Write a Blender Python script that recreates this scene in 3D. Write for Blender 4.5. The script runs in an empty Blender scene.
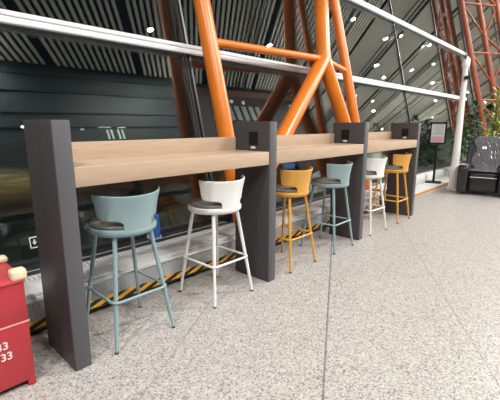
import bpy, bmesh, math, random
from mathutils import Vector, Matrix
random.seed(7)
S = bpy.context.scene
COL = S.collection
R = math.radians
# ------------------------------------------------------------ camera, world, lights, exposure
cam = bpy.data.cameras.new('camera'); camo = bpy.data.objects.new('camera', cam); COL.objects.link(camo)
cam.sensor_fit = 'HORIZONTAL'; cam.sensor_width = 36.0; cam.lens = 376.456 / 500 * 36; cam.clip_end = 400
YAW, PITCH = 0.8206, 0.1982
fw = Vector((math.sin(YAW)*math.cos(PITCH), math.cos(YAW)*math.cos(PITCH), -math.sin(PITCH)))
camo.location = (-0.6648, -1.8746, 1.2782)
camo.rotation_euler = fw.to_track_quat('-Z', 'Y').to_euler()
S.camera = camo
S.view_settings.view_transform = 'Standard'; S.view_settings.look = 'None'
S.view_settings.exposure = -0.1; S.view_settings.gamma = 1.0
W = bpy.data.worlds.new('night_sky'); S.world = W; W.use_nodes = True
W.node_tree.nodes['Background'].inputs[0].default_value = (0.45, 0.62, 0.85, 1)
W.node_tree.nodes['Background'].inputs[1].default_value = 0.012

def area(name, loc, size, power, col=(1, .965, .92), rot=(0, 0, 0)):
    l = bpy.data.lights.new(name, 'AREA'); l.shape = 'DISK'; l.size = size; l.energy = power; l.color = col
    o = bpy.data.objects.new(name, l); o.location = loc; o.rotation_euler = rot; COL.objects.link(o); return o
LAMPS = [(6.76, -4.45), (8.3, -5.2), (12.26, -3.93), (15.24, -1.4), (19.2, -1.72), (23.4, -1.4), (17.1, -4.2),
         (24.5, -4.4), (24.7, -6.8), (32.8, -3.9), (31.0, -8.5), (21.8, -3.57), (40, -6), (48, -9), (40, -12), (56, -5), (33, -14), (62, -14), (50, -16)]
FAINT = [(24.0, -1.1), (20.1, -1.25), (26.5, -3.2), (28.1, -7.1), (28, -2.2), (36, -8), (44, -4), (38, -4.2), (52, -8), (45, -13), (30, -5.2), (7.6, -4.3), (36, -2.2), (62, -10), (58, -16)]
for x, y in FAINT: area('hall_lamp_small', (x, y, 7.80), .13, 60)
for i, (x, y) in enumerate(LAMPS):
    area('hall_lamp', (x, y, 7.80), .15, (430 if x < 10 else 500) if x < 20 else 520)
for (x, y) in ((-3.5, -2.0), (0.6, -6.4), (-4, -6), (2.0, -6.6)):  # unseen lamps added out of view to light the counter and sill
    area('hall_lamp', (x, y, 7.80), .55, 430)

for (x, y) in ((15, -5), (22, -9), (34, -6), (34, -13), (46, -9), (58, -12)):  # added upward fill, no real fixtures: brightens the ceiling mirrored in the glass
    area('ceiling_fill', (x, y, 4.2), .5, 300, (1, .98, .93), (math.pi, 0, 0))
for (x, y) in ((2, -4.5), (9, -4.5)):  # weaker added fill for the nearer slats
    area('ceiling_fill', (x, y-2.2, 6.9), .3, 25, (1, .95, .87), (R(170), 0, 0))
# ------------------------------------------------------------ materials
def new_mat(name):
    m = bpy.data.materials.new(name); m.use_nodes = True
    return m, m.node_tree.nodes, m.node_tree.links
def plain(name, col, rough=.5, metal=0.0, noise=0.0, scale=20.0, bump=0.0, spec=.5, emit=None, es=0.0):
    m, n, l = new_mat(name); b = n['Principled BSDF']
    b.inputs['Base Color'].default_value = (*col, 1); b.inputs['Roughness'].default_value = rough
    b.inputs['Metallic'].default_value = metal; b.inputs['Specular IOR Level'].default_value = spec
    if noise or bump:
        tc = n.new('ShaderNodeTexCoord'); t = n.new('ShaderNodeTexNoise'); t.inputs['Scale'].default_value = scale
        t.inputs['Detail'].default_value = 4; l.new(tc.outputs['Object'], t.inputs['Vector'])
        if noise:
            r = n.new('ShaderNodeValToRGB'); r.color_ramp.elements[0].position = .3; r.color_ramp.elements[1].position = .7
            r.color_ramp.elements[0].color = (*[c*(1-noise) for c in col], 1)
            r.color_ramp.elements[1].color = (*[min(1, c*(1+noise)) for c in col], 1)
            l.new(t.outputs['Fac'], r.inputs['Fac']); l.new(r.outputs['Color'], b.inputs['Base Color'])
        if bump:
            u = n.new('ShaderNodeBump'); u.inputs['Strength'].default_value = bump; u.inputs['Distance'].default_value = .01
            l.new(t.outputs['Fac'], u.inputs['Height']); l.new(u.outputs['Normal'], b.inputs['Normal'])
    if emit:
        b.inputs['Emission Color'].default_value = (*emit, 1); b.inputs['Emission Strength'].default_value = es
    return m
def mth(n, l, op, a, b=None, c=None):
    x = n.new('ShaderNodeMath'); x.operation = op
    for i, v in enumerate((a, b, c)):
        if v is None: continue
        if isinstance(v, (int, float)): x.inputs[i].default_value = v
        else: l.new(v, x.inputs[i])
    return x.outputs[0]

def granite():
    m, n, l = new_mat('granite'); b = n['Principled BSDF']
    tc = n.new('ShaderNodeTexCoord'); sp = n.new('ShaderNodeSeparateXYZ'); l.new(tc.outputs['Object'], sp.inputs[0])
    v = n.new('ShaderNodeTexVoronoi'); v.inputs['Scale'].default_value = 135; l.new(tc.outputs['Object'], v.inputs['Vector'])
    sc = n.new('ShaderNodeSeparateColor'); l.new(v.outputs['Color'], sc.inputs[0])
    r = n.new('ShaderNodeValToRGB'); r.color_ramp.interpolation = 'LINEAR'
    e = r.color_ramp.elements; e[0].position = 0; e[0].color = (.15, .135, .125, 1); e[1].position = 1; e[1].color = (.55, .535, .515, 1)
    for p, c in ((.12, (.215, .202, .19)), (.24, (.345, .328, .312)), (.55, (.41, .392, .375)), (.8, (.465, .447, .43))):
        q = e.new(p); q.color = (*c, 1)
    l.new(sc.outputs[0], r.inputs['Fac'])
    t = n.new('ShaderNodeTexNoise'); t.inputs['Scale'].default_value = 30; t.inputs['Detail'].default_value = 5
    l.new(tc.outputs['Object'], t.inputs['Vector'])
    mx = n.new('ShaderNodeMix'); mx.data_type = 'RGBA'; mx.blend_type = 'OVERLAY'; mx.inputs[0].default_value = .2
    l.new(r.outputs['Color'], mx.inputs[6]); l.new(t.outputs['Fac'], mx.inputs[7])
    # joints: slabs are laid at 30 degrees to the counter
    c = mth(n, l, 'ADD', mth(n, l, 'MULTIPLY', sp.outputs[0], -.5), mth(n, l, 'MULTIPLY', sp.outputs[1], .866))
    s = mth(n, l, 'ADD', mth(n, l, 'MULTIPLY', sp.outputs[0], .866), mth(n, l, 'MULTIPLY', sp.outputs[1], .5))
    def joint(val, off, per, w, soft):
        a = mth(n, l, 'DIVIDE', mth(n, l, 'SUBTRACT', val, off), per)
        d = mth(n, l, 'MULTIPLY', mth(n, l, 'PINGPONG', a, .5), per)
        return mth(n, l, 'MULTIPLY', mth(n, l, 'SUBTRACT', 1, mth(n, l, 'SMOOTH_MIN', mth(n, l, 'DIVIDE', d, w), 1, .2)), soft)
    ja = joint(c, -.43, .85, .005, .62); jb = joint(s, .235, .79, .004, .45); jc = joint(c, -1.275, 5.1, .007, 1.0)
    j = mth(n, l, 'MAXIMUM', mth(n, l, 'MAXIMUM', ja, jb), jc); j.node.use_clamp = True
    m2 = n.new('ShaderNodeMix'); m2.data_type = 'RGBA'; l.new(j, m2.inputs[0]); l.new(mx.outputs[2], m2.inputs[6])
    m2.inputs[7].default_value = (.09, .085, .08, 1)
    l.new(m2.outputs[2], b.inputs['Base Color']); b.inputs['Roughness'].default_value = .3
    b.inputs['Specular IOR Level'].default_value = .35
    return m
def wood():
    m, n, l = new_mat('oak_laminate'); b = n['Principled BSDF']
    tc = n.new('ShaderNodeTexCoord'); mp = n.new('ShaderNodeMapping'); mp.inputs['Scale'].default_value = (1.2, 26, 26)
    l.new(tc.outputs['Object'], mp.inputs[0]); t = n.new('ShaderNodeTexNoise'); t.inputs['Scale'].default_value = 3.2
    t.inputs['Detail'].default_value = 8; t.inputs['Roughness'].default_value = .65; l.new(mp.outputs[0], t.inputs['Vector'])
    r = n.new('ShaderNodeValToRGB'); r.color_ramp.elements[0].position = .3; r.color_ramp.elements[1].position = .72
    r.color_ramp.elements[0].color = (.42, .30, .21, 1); r.color_ramp.elements[1].color = (.53, .39, .28, 1)
    l.new(t.outputs['Fac'], r.inputs['Fac']); l.new(r.outputs['Color'], b.inputs['Base Color']); b.inputs['Roughness'].default_value = .42
    return m
def glass_mat():
    m, n, l = new_mat('tinted_glass')
    n.remove(n['Principled BSDF']); out = n['Material Output']
    tr = n.new('ShaderNodeBsdfTransparent'); tr.inputs[0].default_value = (.72, .80, .78, 1)
    gl = n.new('ShaderNodeBsdfGlossy'); gl.inputs[0].default_value = (1, 1, .97, 1); gl.inputs['Roughness'].default_value = 0.0
    lw = n.new('ShaderNodeLayerWeight'); lw.inputs[0].default_value = .5
    fr = mth(n, l, 'MULTIPLY_ADD', mth(n, l, 'POWER', lw.outputs['Facing'], 4.5), .75, .12)
    mx = n.new('ShaderNodeMixShader'); l.new(fr, mx.inputs[0]); l.new(tr.outputs[0], mx.inputs[1]); l.new(gl.outputs[0], mx.inputs[2])
    l.new(mx.outputs[0], out.inputs[0]); return m
def hazard():
    m, n, l = new_mat('hazard_tape'); b = n['Principled BSDF']; tc = n.new('ShaderNodeTexCoord'); sp = n.new('ShaderNodeSeparateXYZ')
    l.new(tc.outputs['Object'], sp.inputs[0])
    a = mth(n, l, 'ADD', sp.outputs[0], mth(n, l, 'MULTIPLY', sp.outputs[2], -2.6))
    f = mth(n, l, 'GREATER_THAN', mth(n, l, 'FRACT', mth(n, l, 'DIVIDE', a, .165)), .5)
    mx = n.new('ShaderNodeMix'); mx.data_type = 'RGBA'; l.new(f, mx.inputs[0])
    mx.inputs[6].default_value = (.85, .42, .03, 1); mx.inputs[7].default_value = (.02, .02, .02, 1)
    l.new(mx.outputs[2], b.inputs['Base Color']); b.inputs['Roughness'].default_value = .45; return m
def perforated():
    m, n, l = new_mat('perforated_steel'); b = n['Principled BSDF']; tc = n.new('ShaderNodeTexCoord'); sp = n.new('ShaderNodeSeparateXYZ')
    l.new(tc.outputs['Object'], sp.inputs[0])
    def cell(o): return mth(n, l, 'POWER', mth(n, l, 'SUBTRACT', mth(n, l, 'FRACT', mth(n, l, 'MULTIPLY', o, 80)), .5), 2)
    d = mth(n, l, 'ADD', cell(sp.outputs[0]), cell(sp.outputs[2]))
    f = mth(n, l, 'LESS_THAN', d, .075)
    mx = n.new('ShaderNodeMix'); mx.data_type = 'RGBA'; l.new(f, mx.inputs[0])
    mx.inputs[6].default_value = (.55, .55, .56, 1); mx.inputs[7].default_value = (.05, .05, .055, 1)
    l.new(mx.outputs[2], b.inputs['Base Color']); b.inputs['Roughness'].default_value = .4; return m

M = dict(
    granite=granite(), oak=wood(), glass=glass_mat(), hazard=hazard(), perf=perforated(),
    panel=plain('brown_grey_laminate', (.056, .049, .050), .5, noise=.06, scale=40),
    cover=plain('grey_metal_cover', (.085, .085, .095), .45),
    black=plain('black_plastic', (.008, .008, .009), .6, spec=.25), white=plain('white_paint', (.78, .77, .76), .35),
    blue=plain('grey_blue_paint', (.245, .35, .37), .42), mustard=plain('mustard_paint', (.66, .33, .06), .42),
    cushion=plain('taupe_fabric', (.19, .175, .16), .9, noise=.35, scale=30, bump=.3),
    foot=plain('dark_rubber', (.05, .05, .05), .7),
    orange=plain('orange_steel_paint', (.70, .185, .016), .3, noise=.08, scale=3),
    rustorange=plain('deep_orange_steel_paint', (.27, .062, .022), .45, noise=.1, scale=3),
    alu=plain('white_aluminium', (.80, .80, .82), .45), sill=plain('white_enamel_sill', (.80, .80, .80), .2),
    dframe=plain('dark_frame', (.03, .032, .035), .35), dgrey=plain('dark_grey_steel', (.10, .10, .105), .5),
    slat=plain('ceiling_slat', (.74, .70, .63), .6), back=plain('ceiling_void', (.008, .008, .008), .9),
    fascia=plain('teal_grey_panel', (.026, .038, .042), .6), dfascia=plain('dark_joint', (.02, .028, .03), .7),
    farwall=plain('pale_green_grey_cladding', (.42, .47, .42), .7, noise=.3, scale=.8), shop=plain('dark_brown_cladding', (.045, .035, .03), .6, noise=.3, scale=1.5),
    red=plain('red_enamel', (.40, .030, .040), .38, noise=.06, scale=6), redtop=plain('faded_red_lid', (.55, .06, .07), .4),
    cream=plain('cream_foam', (.80, .66, .46), .8, noise=.12, scale=40), digit=plain('faded_white_stencil', (.75, .62, .60), .7),
    seam=plain('pale_pink_seam', (.75, .35, .33), .6),
    leather=plain('black_leather', (.022, .022, .024), .32, bump=.15, scale=60), vinyl=plain('clear_vinyl_sheet', (.10, .10, .11), .16),
    silver=plain('silver_trim', (.55, .55, .56), .3, metal=.8),
    leafd=plain('deep_green_leaf', (.035, .11, .035), .45, noise=.4, scale=6), leafm=plain('mid_green_leaf', (.10, .22, .05), .45, noise=.4, scale=6),
    leafy=plain('yellow_green_leaf', (.30, .36, .08), .45, noise=.4, scale=6), bark=plain('brown_stem', (.16, .10, .06), .8),
    pot=plain('pale_planter', (.50, .49, .47), .6), soil=plain('soil', (.04, .03, .02), .95),
    paper=plain('printed_poster', (.58, .60, .58), .5), pink=plain('pink_print', (.62, .33, .36), .5), inkg=plain('grey_print', (.30, .34, .34), .5),
    asphalt=plain('asphalt', (.08, .075, .065), .9, noise=.8, scale=.45), bluelit=plain('lit_blue_screen', (.05, .2, .6), .4, emit=(.08, .30, 1.0), es=.35),
    lampface=plain('warm_lamp_face', (.9, .9, .85), .4, emit=(1, .9, .72), es=7), coolface=plain('cool_lit_window', (.5, .6, .6), .4, emit=(.6, .85, .7), es=1.3),
    warmwin=plain('warm_lit_window', (.6, .5, .4), .4, emit=(1, .75, .45), es=5), dimwin=plain('dim_lit_window', (.2, .2, .2), .4, emit=(.55, .6, .52), es=.5),
)

# ------------------------------------------------------------ helpers
class MB:
    def __init__(s): s.bm = bmesh.new()
    def box(s, a, b, bev=0.0, seg=2):
        r = bmesh.ops.create_cube(s.bm, size=1.0); vs = r['verts']
        for v in vs:
            v.co = Vector([(a[i]+b[i])/2 + v.co[i]*(b[i]-a[i]) for i in range(3)])
        if bev:
            es = list({e for v in vs for e in v.link_edges})
            bmesh.ops.bevel(s.bm, geom=es, offset=bev, segments=seg, affect='EDGES', profile=.5)
        return s
    def tube(s, pts, rad, n=12, closed=False, cap=True):
        pts = [Vector(p) for p in pts]; k = len(pts)
        rads = rad if isinstance(rad, (list, tuple)) else [rad]*k
        rings = []; prev = None
        for i, p in enumerate(pts):
            if closed: t = (pts[(i+1) % k]-pts[i-1])
            else: t = pts[min(i+1, k-1)]-pts[max(i-1, 0)]
            t.normalize()
            if prev is None:
                u = t.cross(Vector((0, 0, 1)))
                if u.length < 1e-3: u = t.cross(Vector((0, 1, 0)))
            else: u = prev - t*prev.dot(t)
            u.normalize(); prev = u; w = t.cross(u)
            rings.append([s.bm.verts.new(p + (u*math.cos(2*math.pi*j/n)+w*math.sin(2*math.pi*j/n))*rads[i]) for j in range(n)])
        for i in range(k if closed else k-1):
            A, B = rings[i], rings[(i+1) % k]
            for j in range(n): s.bm.faces.new((A[j], A[(j+1) % n], B[(j+1) % n], B[j]))
        if cap and not closed:
            s.bm.faces.new(rings[0][::-1]); s.bm.faces.new(rings[-1])
        return s
    def lathe(s, prof, n=40, c=(0, 0)):
        rings = [[s.bm.verts.new((c[0]+r*math.cos(2*math.pi*j/n), c[1]+r*math.sin(2*math.pi*j/n), z)) for j in range(n)] for r, z in prof]
        for A, B in zip(rings, rings[1:]):
            for j in range(n): s.bm.faces.new((A[j], A[(j+1) % n], B[(j+1) % n], B[j]))
        s.bm.faces.new(rings[0][::-1]); s.bm.faces.new(rings[-1]); return s
    def prism(s, poly, axis, a, b):
        def P(q, t):
            return {'x': (t, q[0], q[1]), 'y': (q[0], t, q[1]), 'z': (q[0], q[1], t)}[axis]
        A = [s.bm.verts.new(P(q, a)) for q in poly]; B = [s.bm.verts.new(P(q, b)) for q in poly]; k = len(poly)
        s.bm.faces.new(A); s.bm.faces.new(B[::-1])
        for i in range(k): s.bm.faces.new((A[i], B[i], B[(i+1) % k], A[(i+1) % k]))
        return s
    def xf(s, mat): bmesh.ops.transform(s.bm, matrix=mat, verts=s.bm.verts); return s
    def build(s, name, mat, parent=None, smooth=True, mods=()):
        bmesh.ops.recalc_face_normals(s.bm, faces=s.bm.faces)
        me = bpy.data.meshes.new(name); s.bm.to_mesh(me); s.bm.free()
        if smooth:
            for p in me.polygons: p.use_smooth = True
            try: me.set_sharp_from_angle(angle=R(38))
            except Exception: pass
        for mm in (mat if isinstance(mat, list) else [mat]): me.materials.append(mm)
        o = bpy.data.objects.new(name, me); COL.objects.link(o)
        if parent: o.parent = parent
        return o
def tag(o, label=None, cat=None, group=None, kind=None):
    if label: o['label'] = label
    if cat: o['category'] = cat
    if group: o['group'] = group
    if kind: o['kind'] = kind
    return o
def struct(o, label=None): o['kind'] = 'structure'; return o
def empty(name, loc, rz=0):
    o = bpy.data.objects.new(name, None); o.location = loc; o.rotation_euler = (0, 0, rz); o.empty_display_size = .1; COL.objects.link(o); return o
def copy_tree(o, parent=None):
    c = o.copy(); COL.objects.link(c)
    if parent: c.parent = parent
    for ch in list(o.children): copy_tree(ch, c)
    return c
SL = .25; GY = 1.0
def gp(x, z, off=0.0): return Vector((x, GY + SL*z - off, z))      # point on the leaning glass

# ------------------------------------------------------------ setting
struct(MB().box((-9, -22, -.12), (70, 1.12, 0)).build('floor', M['granite'], smooth=False))
MB_ = MB().box((-60, 1.6, -4.2), (120, 120, -4.0)); struct(MB_.build('ground_outside', M['asphalt'], smooth=False))

# ceiling: dark void with slats, one surface
th = R(125); d = Vector((math.cos(th), math.sin(th), 0)); nrm = Vector((d.y, -d.x, 0))
cb = MB().box((-9, -20, 8.3), (70, 4.0, 8.36)); ceil = struct(cb.build('ceiling', M['back'], smooth=False))
sb = MB()
x = -20.0
k = 0
while x < 84:
    k += 1
    if k % 14 not in (0,):
        # slat between y=-18 and y=3.2 along direction d
        y0, y1 = -18.0, 2.7
        x0 = x + (y0)*d.x/d.y; x1 = x + (y1)*d.x/d.y
        if max(x0, x1) > -8:
            hw = .043
            a = Vector((x0, y0, 0)); b = Vector((x1, y1, 0))
            if x0 > 69 or x1 < -8.8: x += .235; continue
            vs = []
            for zz in (7.9, 7.95):
                for p, sg in ((a, 1), (b, 1), (b, -1), (a, -1)):
                    q = p + nrm*hw*sg; vs.append(sb.bm.verts.new((q.x, q.y, zz)))
            for f in ((0, 1, 2, 3), (7, 6, 5, 4), (0, 4, 5, 1), (1, 5, 6, 2), (2, 6, 7, 3), (3, 7, 4, 0)):
                sb.bm.faces.new([vs[i] for i in f])
    x += .235
sl = sb.build('ceiling_slats', M['slat'], ceil, smooth=False)

pipes = MB()
for xx in (9.5, 15.2, 19.4, 19.9, 23.6, 27.0, 31.5, 37, 43, 50):
    for q in (0, .45):
        yb = 1.0; a = Vector((xx+q, -2.0, 7.72)); pipes.tube([a-d*15*1.0, a+d*4.5], .035, 6)
pipes.build('service_pipes', M['dframe'], ceil)
struct(MB().box((70, -18, 0), (70.2, 4, 8.3)).build('wall_right', M['farwall'], smooth=False))
# rear bulkhead (seen only mirrored in the glass) and the far concession building
wb = MB().box((-8.9, -7.6, 3.0), (10.0, -7.0, 7.88)); wall = struct(wb.build('wall_back', M['fascia'], smooth=False))
jb = MB()
for z, h in ((7.45, .03), (6.85, .16), (6.1, .03), (5.6, .03)): jb.box((-8.9, -6.995, z), (10.0, -6.97, z+h))
jb.build('panel_joint', M['dfascia'], wall, smooth=False)
wb = MB()
struct(MB().box((-8.9, -18.1, 0), (60, -18, 8.3)).build('wall_far', M['farwall'], smooth=False))

# glass wall: bottom frame, panes between mullions, transoms
MULX = [-3.97, -.99, 1.99, 4.97, 7.95, 10.93, 13.91, 16.89, 19.87, 22.85, 25.83, 28.81, 31.79]
ZT = 8.2
for i, (xa, xb) in enumerate(zip(MULX, MULX[1:])):
    g = MB().prism([(GY+SL*.30, .30), (GY+SL*ZT, ZT), (GY+SL*ZT+.024, ZT), (GY+SL*.30+.024, .30)], 'x', xa+.012, xb-.012)
    struct(g.build('window_%d' % (i+1), M['glass'], smooth=False))
mb = MB()
for i, mx in enumerate(MULX):
    mb.prism([(GY+SL*.3-.02, .3), (GY+SL*ZT-.02, ZT), (GY+SL*ZT+.05, ZT), (GY+SL*.3+.05, .3)], 'x', mx-.012, mx+.012)
    if i in (2,):
        mb.prism([(GY+SL*.3-.05, .3), (GY+SL*ZT-.05, ZT), (GY+SL*ZT-.03, ZT), (GY+SL*.3-.03, .3)], 'x', mx-.09, mx-.075)
struct(mb.build('trim_1', M['dframe'], smooth=False))
struct(MB().box((-8.9, 1.04, .22), (31.8, 1.13, .31), .006).build('trim_2', M['dframe']))
def transom(name, z, x1):
    t = MB()
    for dz, h, w in ((-.050, .046, .055), (.008, .034, .045)):
        y = GY+SL*z
        t.box((-8.9, y-.03-w, z+dz), (x1, y-.022, z+dz+h), .006)
    t.box((-8.9, GY+SL*z-.05, z-.008), (x1, GY+SL*z-.022, z+.012))
    struct(t.build(name, M['alu']))
transom('trim_3', 2.055, 12.75); transom('trim_4', 3.52, 13.7)

# low plinth with hazard tape and the white convector casings
def convector(x0, x1, label):
    r = empty('convector', ((x0+x1)/2, .78, 0)); tag(r, label, 'radiator', 'white convector casings below the glass')
    c = (x0+x1)/2
    def L(m): return m.xf(Matrix.Translation((-c, -.78, 0)))
    L(MB().box((x0, .5, .262), (x1, .735, .285), .004)).build('top', M['sill'], r)
    g = MB()
    nn = int((x1-x0)/.03)
    for i in range(nn): g.box((x0+i*.03, .737, .268), (x0+i*.03+.014, .785, .284))
    L(g).build('air_slots', M['alu'], r, smooth=False)
    L(MB().box((x0, .785, .262), (x1, .80, .292), .003)).build('nosing', M['sill'], r)
    L(MB().box((x0, .80, .262), (x1, 1.03, .281), .002)).build('ledge', M['dframe'], r)
    L(MB().box((x0, .905, .279), (x1, .912, .2845))).build('ledge_line', M['alu'], r, smooth=False)
    L(MB().box((x0, .49, .235), (x1, .515, .262), .003)).build('rail', M['alu'], r)
    o = MB().box((x0, .505, .112), (x1, .53, .236)); L(o).build('grille', M['perf'], r, smooth=False)
    L(MB().box((x0, .50, .062), (x1, .53, .112))).build('hazard_strip', M['hazard'], r, smooth=False)
    L(MB().box((x0, .54, .03), (x1, 1.03, .26))).build('casing', M['dgrey'], r, smooth=False)
    n = max(2, int((x1-x0)/.7))
    for i in range(n):
        xx = x0+.12+(x1-x0-.24)*i/(n-1)
        L(MB().box((xx-.02, .56, 0), (xx+.02, .60, .03))).build('foot', M['dgrey'], r, smooth=False)
    return r
convector(-4.0, 1.96, 'white convector with perforated grille and striped edge behind the first two stools')
convector(2.14, 4.76, 'white convector with striped edge behind the third and fourth stools, middle bay')
convector(4.98, 5.6, 'short white convector behind the last mustard stool')
pl = MB().box((5.62, .5, 0), (12.6, .86, .04), .004).build('floor_plinth', M['pot']); struct(pl)
MB().box((5.62, .49, .0), (12.6, .5, .042)).build('hazard_strip', plain('worn_orange_strip', (.50, .24, .08), .6), pl, smooth=False)
sk = MB().box((5.62, .92, 0), (12.6, 1.03, .215), .005).build('baseboard_window', M['sill']); struct(sk)
pb = MB()
for i in range(9): pb.box((5.8+i*.75, .9, .05), (5.83+i*.75, .92, .19))
pb.build('bracket', M['alu'], sk, smooth=False)

# ------------------------------------------------------------ orange steel tubes
def bar(name, a, b, r, label, mat='orange', group=None, cat='steel tube', joint=False):
    a = Vector(a); b = Vector(b); e = empty(name, a)
    t = MB().tube([(0, 0, 0), b-a], r, 24); t.build('tube', M[mat], e)
    tag(e, label, cat, group); return e
def op(x, z, o=.7): return Vector((x, o+SL*z, z))
frame = empty('tubular_column_group', (3.4, .9, 0))
tag(frame, 'big orange tubular steel frame of raking columns and diagonals rising behind the counter', 'structural frame')
def fb(name, a, b, r):
    o = MB().tube([Vector(a)-frame.location, Vector(b)-frame.location], r, 28).build(name, M['orange'], frame); return o
fb('column', op(2.05, .0), op(2.05, 7.85), .086)
fb('beam', op(2.08, 2.11), op(4.24, 2.20), .045)
nd = op(4.24, 2.20)
fb('upper_column', nd, op(4.24+.256*5.6, 7.8), .103)
fb('diagonal_brace', nd, op(2.05, .32), .1)
fb('diagonal_brace', nd, op(4.84, .25), .1)
fb('column', op(4.87, 0), op(4.87, 7.85), .070)
fb('beam', nd, op(4.88, 2.08), .04)
# lattice truss far right
tr = empty('steel_truss', (13.2, 1.0, 0)); tag(tr, 'tall orange lattice truss column with cross bracing beside the plants', 'steel truss')
def tb(name, a, b, r):
    return MB().tube([Vector(a)-tr.location, Vector(b)-tr.location], r, 16).build(name, M['rustorange'], tr)

c1 = lambda z: Vector((13.87-.07*z, .80+SL*z, z))
c2 = lambda z: Vector((14.42-.05*z, .45+SL*z, z))
c3 = lambda z: Vector((14.95-.05*z, .05+SL*z, z))
for c, r_ in ((c1, .085), (c2, .08), (c3, .08)): tb('chord', c(0), c(7.85), r_)
lv = [.6, 2.06, 3.56, 5.1, 6.6]
for i, z in enumerate(lv):
    for a, b in ((c1, c2), (c2, c3), (c1, c3)): tb('strut', a(z), b(z), .036)
for i in range(len(lv)-1):
    tb('diagonal', c1(lv[i+1]), c2(lv[i]+.55), .032); tb('diagonal', c2(lv[i]+.55), c3(lv[i+1]), .032); tb('diagonal', c2(lv[i]+.55), c3(lv[i]), .04)

# mezzanine shop window band and its lit windows, opposite the glass
blk = MB().box((10.0, -8.0, 3.0), (17.6, -7.15, 7.85), 0).build('wall_mezzanine', M['shop'], smooth=False); struct(blk)
MB().box((10.0, -7.14, 7.3), (17.6, -7.08, 7.62)).build('parapet', plain('brown_fascia', (.16, .075, .045), .5), blk, smooth=False)
wn = MB()
for i in range(6): wn.box((11.4+i*.5, -7.14, 6.0), (11.66+i*.5, -7.1, 6.75))
wn.build('lit_panes', M['dimwin'], blk, smooth=False)
wn = MB().box((14.9, -7.14, 5.3), (16.6, -7.1, 6.3)).build('shop_window', M['shop'], blk, smooth=False)
for xx, zz, c in ((11.5, 6.95, 'coolface'), (12.3, 6.98, 'coolface'), (13.1, 6.95, 'coolface'), (14.75, 6.45, 'warmwin'), (16.2, 5.6, 'warmwin'), (16.9, 6.9, 'coolface')):
    MB().lathe([(.0, -.02), (.09, -.02), (.09, .02), (0, .02)], 16).xf(Matrix.Translation((xx, -7.08, zz))@Matrix.Rotation(R(90), 4, 'X')).build('wall_light', M[c], blk)
wn = MB()
for xx in (5.55, 5.7, 5.95, 6.1): wn.box((xx, -6.99, 5.15), (xx+.06, -6.96, 5.5))
wn.box((5.3, -6.99, 5.58), (5.75, -6.96, 5.61)); wn.box((6.0, -6.99, 5.56), (6.3, -6.96, 5.6)); wn.box((4.7, -6.99, 5.5), (4.8, -6.96, 5.56)); wn.build('lit_panes', M['coolface'], wall, smooth=False)

# ------------------------------------------------------------ counter: divider panels and worktops
L_, T, D, H = 1.5644, .0884, .3805, 1.30
plabels = ['dark grey divider panel at the near left end of the counter beside the red box',
           'dark grey divider panel with black socket between the first white stool and first mustard stool',
           'dark grey divider panel with black socket between the second blue stool and second white stool',
           'dark grey divider panel with black socket at the far end of the counter']
for i in range(4):
    r = empty('divider_panel', (i*L_, 0, 0)); tag(r, plabels[i], 'counter panel', 'upright panels of the counter')
    MB().box((0, .004, 0), (T, D, H), .006).build('body', M['panel'], r)
    MB().box((.0035, -.003, .003), (T-.001, .006, H-.003), .0025).build('front_cover', M['cover'], r)
    if i:
        yc = (0, .165, .225, .172)[i]
        MB().box((-.006, yc-.048, 1.118), (.002, yc+.048, 1.222), .004).build('socket_plate', M['black'], r)
        o = MB().box((-.016, yc-.022, 1.088), (.002, yc+.018, 1.108), .004).build('cable_outlet', M['white'], r); o['label'] = 'white outlet below the black socket'
wl = ['oak laminate worktop bay above the first blue stool, nearest the camera', 'oak laminate worktop bay above the first mustard stool and second blue stool', 'farthest oak laminate worktop bay above the last white and mustard stools']
for i in range(3):
    xa, xb = i*L_+T, (i+1)*L_
    r = empty('worktop', (xa, 0, .97)); tag(r, wl[i], 'worktop', 'oak worktop bays of the counter')
    MB().box((0, 0, .002), (xb-xa, .362, .102), .003).build('board', M['oak'], r)
    MB().box((0, .362, .002), (xb-xa, .3805, .208), .002).build('upstand', M['oak'], r)

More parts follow.
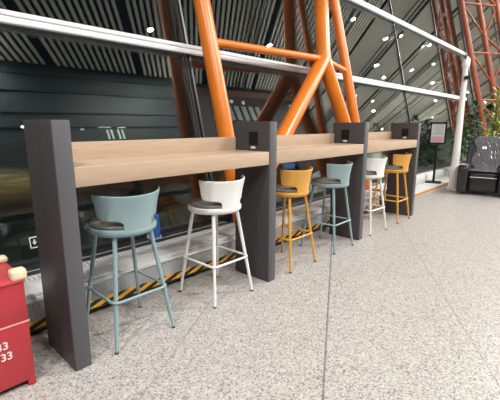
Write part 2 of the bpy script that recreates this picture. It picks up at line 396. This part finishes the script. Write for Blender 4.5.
# ------------------------------------------------------------ bar stools
def backrest_bm():
    mb = MB(); bm = mb.bm
    rows = [(.668, 27), (.70, 26), (.725, 26), (.738, 27.5), (.748, 32), (.7535, 40), (.757, 50), (.760, 60), (.766, 66), (.776, 68), (.80, 69), (.84, 69), (.875, 69), (.890, 69)]
    N = 36; grid = []
    for z, A in rows:
        t = max(0, (z-.69)/(.893-.69)); rad = .196 + .004*t + .026*t**2
        row = []
        for j in range(N+1):
            s = (j/N*2-1); ang = R(-90 + s*A); zz = z + (.014*abs(s)**2.2 if z > .86 else 0)
            rr = rad + (.008*abs(s)**4 if z > .86 else 0)
            row.append(bm.verts.new((rr*math.cos(ang), rr*math.sin(ang)+.0, zz)))
        grid.append(row)
    for A, B in zip(grid, grid[1:]):
        for j in range(N): bm.faces.new((A[j], A[j+1], B[j+1], B[j]))
    return mb
def make_stool(mat):
    r = empty('bar_stool', (0, 0, 0)); m = M[mat]
    MB().lathe([(.02, .652), (.165, .652), (.185, .656), (.197, .668), (.200, .682), (.197, .694), (.19, .699), (.02, .699)], 48).build('seat', m, r)
    c = MB().lathe([(.01, .699), (.175, .699), (.186, .706), (.186, .714), (.178, .722), (.12, .727), (.01, .728)], 48).build('cushion', M['cushion'], r)
    b = backrest_bm().build('backrest', m, r)
    so = b.modifiers.new('thickness', 'SOLIDIFY'); so.thickness = .011; so.offset = 1
    be = b.modifiers.new('soft_edge', 'BEVEL'); be.width = .003; be.segments = 2; be.limit_method = 'ANGLE'
    for sx in (-1, 1):
        for sy in (-1, 1):
            a = Vector((sx*.115, sy*.115, .654)); f = Vector((sx*.194, sy*.20, .008))
            lg = MB().tube([a, a.lerp(f, .5), f], [.0135, .0125, .0105], 14).build('leg', m, r)
            dd = (f-a).normalized()
            MB().tube([f-dd*.004, Vector((f.x+dd.x*.004, f.y+dd.y*.004, 0.0))], .0115, 14).build('foot_cap', M['foot'], lg)
    # footrest ring hugging the outside of the legs
    z = .288; q = (.654-z)/.646; hx = .115+.079*q+.017; hy = .115+.085*q+.017; cr = .035; pts = []
    for cx, cy, a0 in ((hx-cr, hy-cr, 0), (-hx+cr, hy-cr, 90), (-hx+cr, -hy+cr, 180), (hx-cr, -hy+cr, 270)):
        for k in range(7):
            a = R(a0+15*k); pts.append((cx+cr*math.cos(a), cy+cr*math.sin(a), z))
    MB().tube(pts, .0085, 12, closed=True).build('footrest', m, r)
    return r
protos = {}
spots = [('blue', .422, .19, 0, 'grey-blue bar stool nearest the camera, beside the near end panel'),
         ('white', 1.165, .19, 0, 'white bar stool with taupe cushion in the first bay, right of the near blue stool'),
         ('mustard', 2.043, .185, 0, 'mustard yellow bar stool in the middle bay, left of a blue stool'),
         ('blue', 2.73, .16, 1, 'grey-blue bar stool in the middle bay, right of the nearer mustard stool'),
         ('white', 3.60, .175, -3, 'white bar stool in the far bay, partly hidden by a divider panel'),
         ('mustard', 4.35, .17, 0, 'mustard yellow bar stool at the far end of the counter')]
for mt, x, y, a, lab in spots:
    if mt in protos: o = copy_tree(protos[mt])
    else: o = protos[mt] = make_stool(mt)
    o.location = (x, y, 0); o.rotation_euler = (0, 0, R(a)); tag(o, lab, 'bar stool', 'bar stools along the counter')

# ------------------------------------------------------------ red box on the left
r = empty('red_cabinet', (-.598, .06, 0)); r.scale = (1, 1, 1.03); tag(r, 'red metal fire equipment box with white digits and cream corner pads at the left edge', 'box')
MB().box((-.02, 0, .03), (.43, .34, .332), .008).build('body', M['red'], r)
MB().box((-.02, 0, .336), (.43, .34, .535), .008).build('door', M['red'], r)
MB().box((-.022, -.003, .331), (.432, .342, .3365)).build('seam_line', M['seam'], r)
MB().box((-.028, -.008, .530), (.436, .348, .548), .006).build('lid', M['redtop'], r)
MB().box((.395, -.002, 0), (.43, .04, .034), .003).build('foot', M['red'], r); MB().box((.395, .30, 0), (.43, .34, .034), .003).build('foot', M['red'], r)
MB().box((-.02, -.002, 0), (.015, .04, .034), .003).build('foot', M['red'], r); MB().box((-.02, .30, 0), (.015, .34, .034), .003).build('foot', M['red'], r)
g = MB().box((.378, -.012, .54), (.446, .05, .592), .014, 3); o = g.build('corner_pad', M['cream'], r); o['label'] = 'cream foam pad on the near right corner'
g = MB().box((.28, .285, .546), (.445, .352, .578), .014, 3); g.build('corner_pad', M['cream'], r)
def text(name, body, size, mat, parent, loc, rot, sx=1.0, ex=.001):
    c = bpy.data.curves.new(name, 'FONT'); c.body = body; c.size = size; c.extrude = ex; c.align_x = 'RIGHT'; c.offset = size*.018; c.materials.append(M[mat])
    o0 = bpy.data.objects.new(name, c); COL.objects.link(o0); bpy.context.view_layer.update()
    me = bpy.data.meshes.new_from_object(o0.evaluated_get(bpy.context.evaluated_depsgraph_get())); bpy.data.objects.remove(o0); bpy.data.curves.remove(c)
    me.name = name; o = bpy.data.objects.new(name, me); o.location = loc; o.rotation_euler = rot; o.scale = (sx, 1, 1); o.parent = parent; COL.objects.link(o); return o
text('stencil_digits', '33', .052, 'digit', r, (.333, -.003, .232), (R(90), 0, 0), 1.0)
text('stencil_digits', '33', .052, 'digit', r, (.345, -.003, .178), (R(90), 0, 0), 1.0)

# glass sticker: small white outlined tag with an arrow
st = empty('glass_sticker', gp(.196, .428, .012)); tag(st, 'small white outlined sticker with an arrow low on the dark glass by the near panel', 'sticker')
m_ = Matrix.Rotation(-math.atan(SL), 4, 'X')
k = MB()
for a, b in (((-.032, -.042), (.032, -.034)), ((-.032, .03), (-.024, .042)), ((-.024, .034), (.024, .042)), ((.024, .028), (.032, .042)), ((-.032, -.042), (-.025, .036)), ((.025, -.042), (.032, .036))):
    k.box((a[0], -.001, a[1]), (b[0], .001, b[1]))
k.xf(m_).build('outline', M['white'], st, smooth=False)
MB().prism([(-.016, .002), (.016, .002), (0, -.02)], 'y', -.001, .001).xf(m_).build('arrow', M['white'], st, smooth=False)
MB().box((-.005, -.001, .0), (.005, .001, .02)).xf(m_).build('arrow_shaft', M['white'], st, smooth=False)

# ------------------------------------------------------------ white pole
r = empty('pole', (7.50, .215, 0)); tag(r, 'slim white floor-standing pole with small black camera left of the black chair', 'pole')
MB().lathe([(.01, 0), (.12, 0), (.12, .03), (.085, .06), (.075, .5), (.01, .5)], 32).build('base', M['white'], r)
MB().lathe([(.01, .49), (.070, .49), (.048, 1.9), (.046, 2.33), (.01, 2.33)], 28).build('shaft', M['white'], r)
MB().lathe([(.01, 2.33), (.062, 2.33), (.066, 2.36), (.066, 2.46), (.04, 2.50), (.01, 2.50)], 28).build('head', M['alu'], r)
MB().tube([(-.045, -.03, 2.13), (-.085, -.055, 2.13)], .036, 16).build('camera_eye', M['black'], r)
MB().box((-.09, -.02, 2.47), (.09, .02, 2.53), .008).build('bracket', M['dgrey'], r)

# ------------------------------------------------------------ poster stand
r = empty('poster_stand', (8.0, .74, .04), R(14)); tag(r, 'black poster stand with framed notice standing past the far end of the counter', 'sign stand')
MB().box((-.17, -.15, 0), (.17, .15, .018), .005).build('base', M['black'], r)
MB().box((-.022, -.022, .018), (.022, .022, .86), .004).build('post', M['black'], r)
fr = MB(); 
fr.box((-.012, -.16, .825), (.012, .16, .86)); fr.box((-.012, -.16, 1.25), (.012, .16, 1.285)); fr.box((-.012, -.16, .83), (.012, -.128, 1.28)); fr.box((-.012, .128, .83), (.012, .16, 1.28))
fr.box((.0, -.14, .84), (.008, .14, 1.27)); fr.build('frame', M['black'], r)
p_ = MB().box((-.006, -.133, .854), (.001, .133, 1.256)).build('poster', M['paper'], r, smooth=False)
MB().box((-.0075, -.115, .875), (-.005, .115, .99)).build('print_block', M['pink'], p_, smooth=False)
k = MB()
for j in range(6): k.box((-.0075, -.11+.02*(j % 2), 1.03+j*.035), (-.005, .10-.03*(j % 3), 1.043+j*.035))
k.build('print_lines', M['inkg'], p_, smooth=False)

# ------------------------------------------------------------ massage chair
def rb(a, b, bev): return MB().box(a, b, bev, 5)
ch = empty('massage_chair', (7.18, -.35, 0), R(9)); ch.scale = (1, .9, .92); tag(ch, 'black leather massage armchair on the right with glossy clear cover', 'armchair')
# local: front faces -X
rb((.10, -.34, .05), (.95, .34, .40), .06).build('base', M['leather'], ch)
rb((.04, -.27, .30), (.72, .27, .46), .06).build('seat', M['leather'], ch)
rb((-.06, -.26, .07), (.13, .26, .40), .07).build('footrest', M['leather'], ch)
MB().tube([(-.062, -.23, .36), (-.068, 0, .365), (-.062, .23, .36)], .012, 10).build('trim', M['silver'], ch)
for s in (-1, 1):
    a = MB()
    y0, y1 = sorted((s*.27, s*.45))
    prof = [(-.10, .04), (.78, .04), (.86, .12), (.86, .48), (.80, .60), (.62, .62), (.2, .60), (-.06, .60), (-.12, .56), (-.13, .48), (-.12, .3)]
    a.prism(prof, 'y', y0, y1); bmesh.ops.bevel(a.bm, geom=list(a.bm.edges), offset=.045, segments=3, affect='EDGES', profile=.6)
    o = a.build('armrest', M['leather'], ch)
    MB().lathe([(.05, .594), (.075, .594), (.082, .612), (.06, .618), (.055, .60)], 24, (-.03, s*.36)).build('cup_rim', M['silver'], o)
bk = MB().prism([(.50, .38), (.72, .34), (1.0, .95), (.98, 1.06), (.90, 1.11), (.80, 1.09), (.72, .98)], 'y', -.33, .33)
bmesh.ops.bevel(bk.bm, geom=list(bk.bm.edges), offset=.06, segments=4, affect='EDGES', profile=.6)
o = bk.build('backrest', M['leather'], ch)
for s in (-1, 1):
    w = MB().prism([(.48, .5), (.70, .45), (.93, .95), (.84, 1.03), (.66, .95)], 'y', *sorted((s*.27, s*.38)))
    bmesh.ops.bevel(w.bm, geom=list(w.bm.edges), offset=.035, segments=3, affect='EDGES'); w.build('side_wing', M['leather'], o)
# crinkled clear sheet over the backrest and seat
sh = MB(); N1, N2 = 26, 22; G = []
path = [(.02, .475), (.25, .485), (.44, .49), (.50, .56), (.58, .72), (.67, .90), (.74, 1.02), (.82, 1.12), (.92, 1.135)]
def pth(t):
    q = t*(len(path)-1); i = min(int(q), len(path)-2); f = q-i
    return path[i][0]*(1-f)+path[i+1][0]*f, path[i][1]*(1-f)+path[i+1][1]*f
for i in range(N1+1):
    px_, pz_ = pth(i/N1); row = []
    for j in range(N2+1):
        y = (j/N2*2-1)*(.24+.04*math.sin(i*.7)); w = .006*random.random()
        row.append(sh.bm.verts.new((px_-w, y, pz_+w)))
    G.append(row)
for A, B in zip(G, G[1:]):
    for j in range(N2): sh.bm.faces.new((A[j], A[j+1], B[j+1], B[j]))
o = sh.build('plastic_cover', M['vinyl'], ch, smooth=False); so = o.modifiers.new('thickness', 'SOLIDIFY'); so.thickness = .002

# ------------------------------------------------------------ plants behind the chair
def leaf(bm, base, dirv, length, width, droop, fold=.25, n=7):
    dirv = dirv.normalized(); side = dirv.cross(Vector((0, 0, 1)))
    if side.length < 1e-3: side = Vector((1, 0, 0))
    side.normalize(); rows = []
    for i in range(n+1):
        t = i/n; p = base + dirv*length*t + Vector((0, 0, -droop*length*t*t))
        w = width*math.sin(math.pi*min(1, .06+t*.94))**.8*.5 if i < n else .0005
        up = side.cross(dirv)*(-fold*w)
        rows.append([bm.verts.new(p-side*w-up), bm.verts.new(p), bm.verts.new(p+side*w-up)])
    for A, B in zip(rows, rows[1:]):
        for j in range(2): bm.faces.new((A[j], A[j+1], B[j+1], B[j]))
def plant(name, loc, label, hs, nl, ln, wd, matn, stems=3, spread=.18, droop=.5, up=.6, potr=.22):
    r = empty(name, loc); tag(r, label, 'plant', 'plants behind the massage chair')
    p = MB().lathe([(.02, 0), (potr*.8, 0), (potr, .38), (potr*1.06, .40), (potr*1.06, .43), (potr*.94, .43), (potr*.92, .39), (.02, .39)], 28).build('pot', M['pot'], r)
    f = MB(); 
    for s in range(stems):
        a = random.random()*6.28; h = hs*(.55+.45*(s+1)/stems); tx, ty = spread*math.cos(a), spread*math.sin(a)
        MB().tube([(tx*.3, ty*.3, .37), (tx*.7, ty*.7, .37+(h-.4)*.6), (tx, ty, h)], [.022, .018, .012], 8).build('stem', M['bark'], r)
        for i in range(nl):
            aa = i*2.4+random.random()*.5; t = i/nl; hh = .45+(h-.42)*(.25+.75*t)
            dz = up*(.2+1.3*t)
            fx = .3+.7*(hh-.37)/(h-.37)
            leaf(f.bm, Vector((tx*fx, ty*fx, hh)), Vector((math.cos(aa), math.sin(aa), dz+random.uniform(-.2, .2))), ln*random.uniform(.75, 1.15), wd, droop*random.uniform(.6, 1.3))
    f.build('foliage', M[matn], r)
    return r
plant('potted_plant', (10.45, .70, 0), 'dark green broad-leaved potted plant just right of the white pole', 1.8, 24, .40, .13, 'leafd', 3, .2, .45, .6)
plant('potted_plant', (9.35, .55, 0), 'mid green leafy potted plant behind the left side of the black chair', 1.25, 22, .34, .10, 'leafd', 3, .2, .55, .7)
plant('dracaena', (9.35, .0, 0), 'tall strappy yellow-green dracaena above the black chair', 2.0, 34, .50, .06, 'leafy', 3, .14, .7, 1.2)
plant('potted_plant', (11.2, .05, 0), 'dark leafy potted plant farthest back behind the chair', 1.6, 20, .42, .14, 'leafm', 3, .2, .5, .6, .25)

# ------------------------------------------------------------ small things glimpsed below the counter and outside
r = empty('blue_light_block', (1.07, .88, .2845)); tag(r, 'bright blue and white block on the casing beside the near blue stool, standing in for a blue light in the glass', 'light stand-in')  # added block in place of a blue light reflected in the glass
b = MB().prism([(-.05, 0), (.05, 0), (.055, .09), (.03, .24), (-.03, .24), (-.055, .1)], 'x', -.04, .04); bmesh.ops.bevel(b.bm, geom=list(b.bm.edges), offset=.012, segments=2, affect='EDGES')
b.build('body', plain('blue_block_paint', (.04, .22, .75), .5), r); MB().box((-.043, -.052, .02), (.043, .052, .055), .006).build('white_band', M['white'], r)
def lamp_post(x, y, z, m, lab):
    r = empty('street_lamp', (x, y, -4)); tag(r, lab, 'street lamp', 'street lamps outside')
    MB().tube([(0, 0, 0), (0, 0, z+4)], .07, 10).build('post', M['dgrey'], r); MB().box((-.35, -.2, z+4), (.35, .2, z+4.18), .05).build('lamp_head', M[m], r)
lamp_post(9.4, 31.5, 1.0, 'lampface', 'nearer lit street lamp outside, at the left edge of the glass')
lamp_post(13.5, 40, .9, 'lampface', 'farther lit street lamp outside, close to the near end panel')
sp = bpy.data.lights.new('street_glow', 'SPOT'); sp.energy = 26000; sp.spot_blend = 1; sp.color = (1, .66, .25); sp.spot_size = R(100); sp.shadow_soft_size = .3
so_ = bpy.data.objects.new('street_glow', sp); so_.location = (5.5, 42, 10); COL.objects.link(so_)
r = empty('lit_sign', (12.16, 7.81, -4)); tag(r, 'small blue lit sign on a post outside, glimpsed under the middle bay', 'sign')
MB().tube([(0, 0, 0), (0, 0, 3.4)], .05, 10).build('post', M['dgrey'], r); MB().box((-.24, -.05, 3.42), (.24, .05, 3.66), .02).xf(Matrix.Rotation(R(-45), 4, 'Z')).build('panel', M['bluelit'], r)
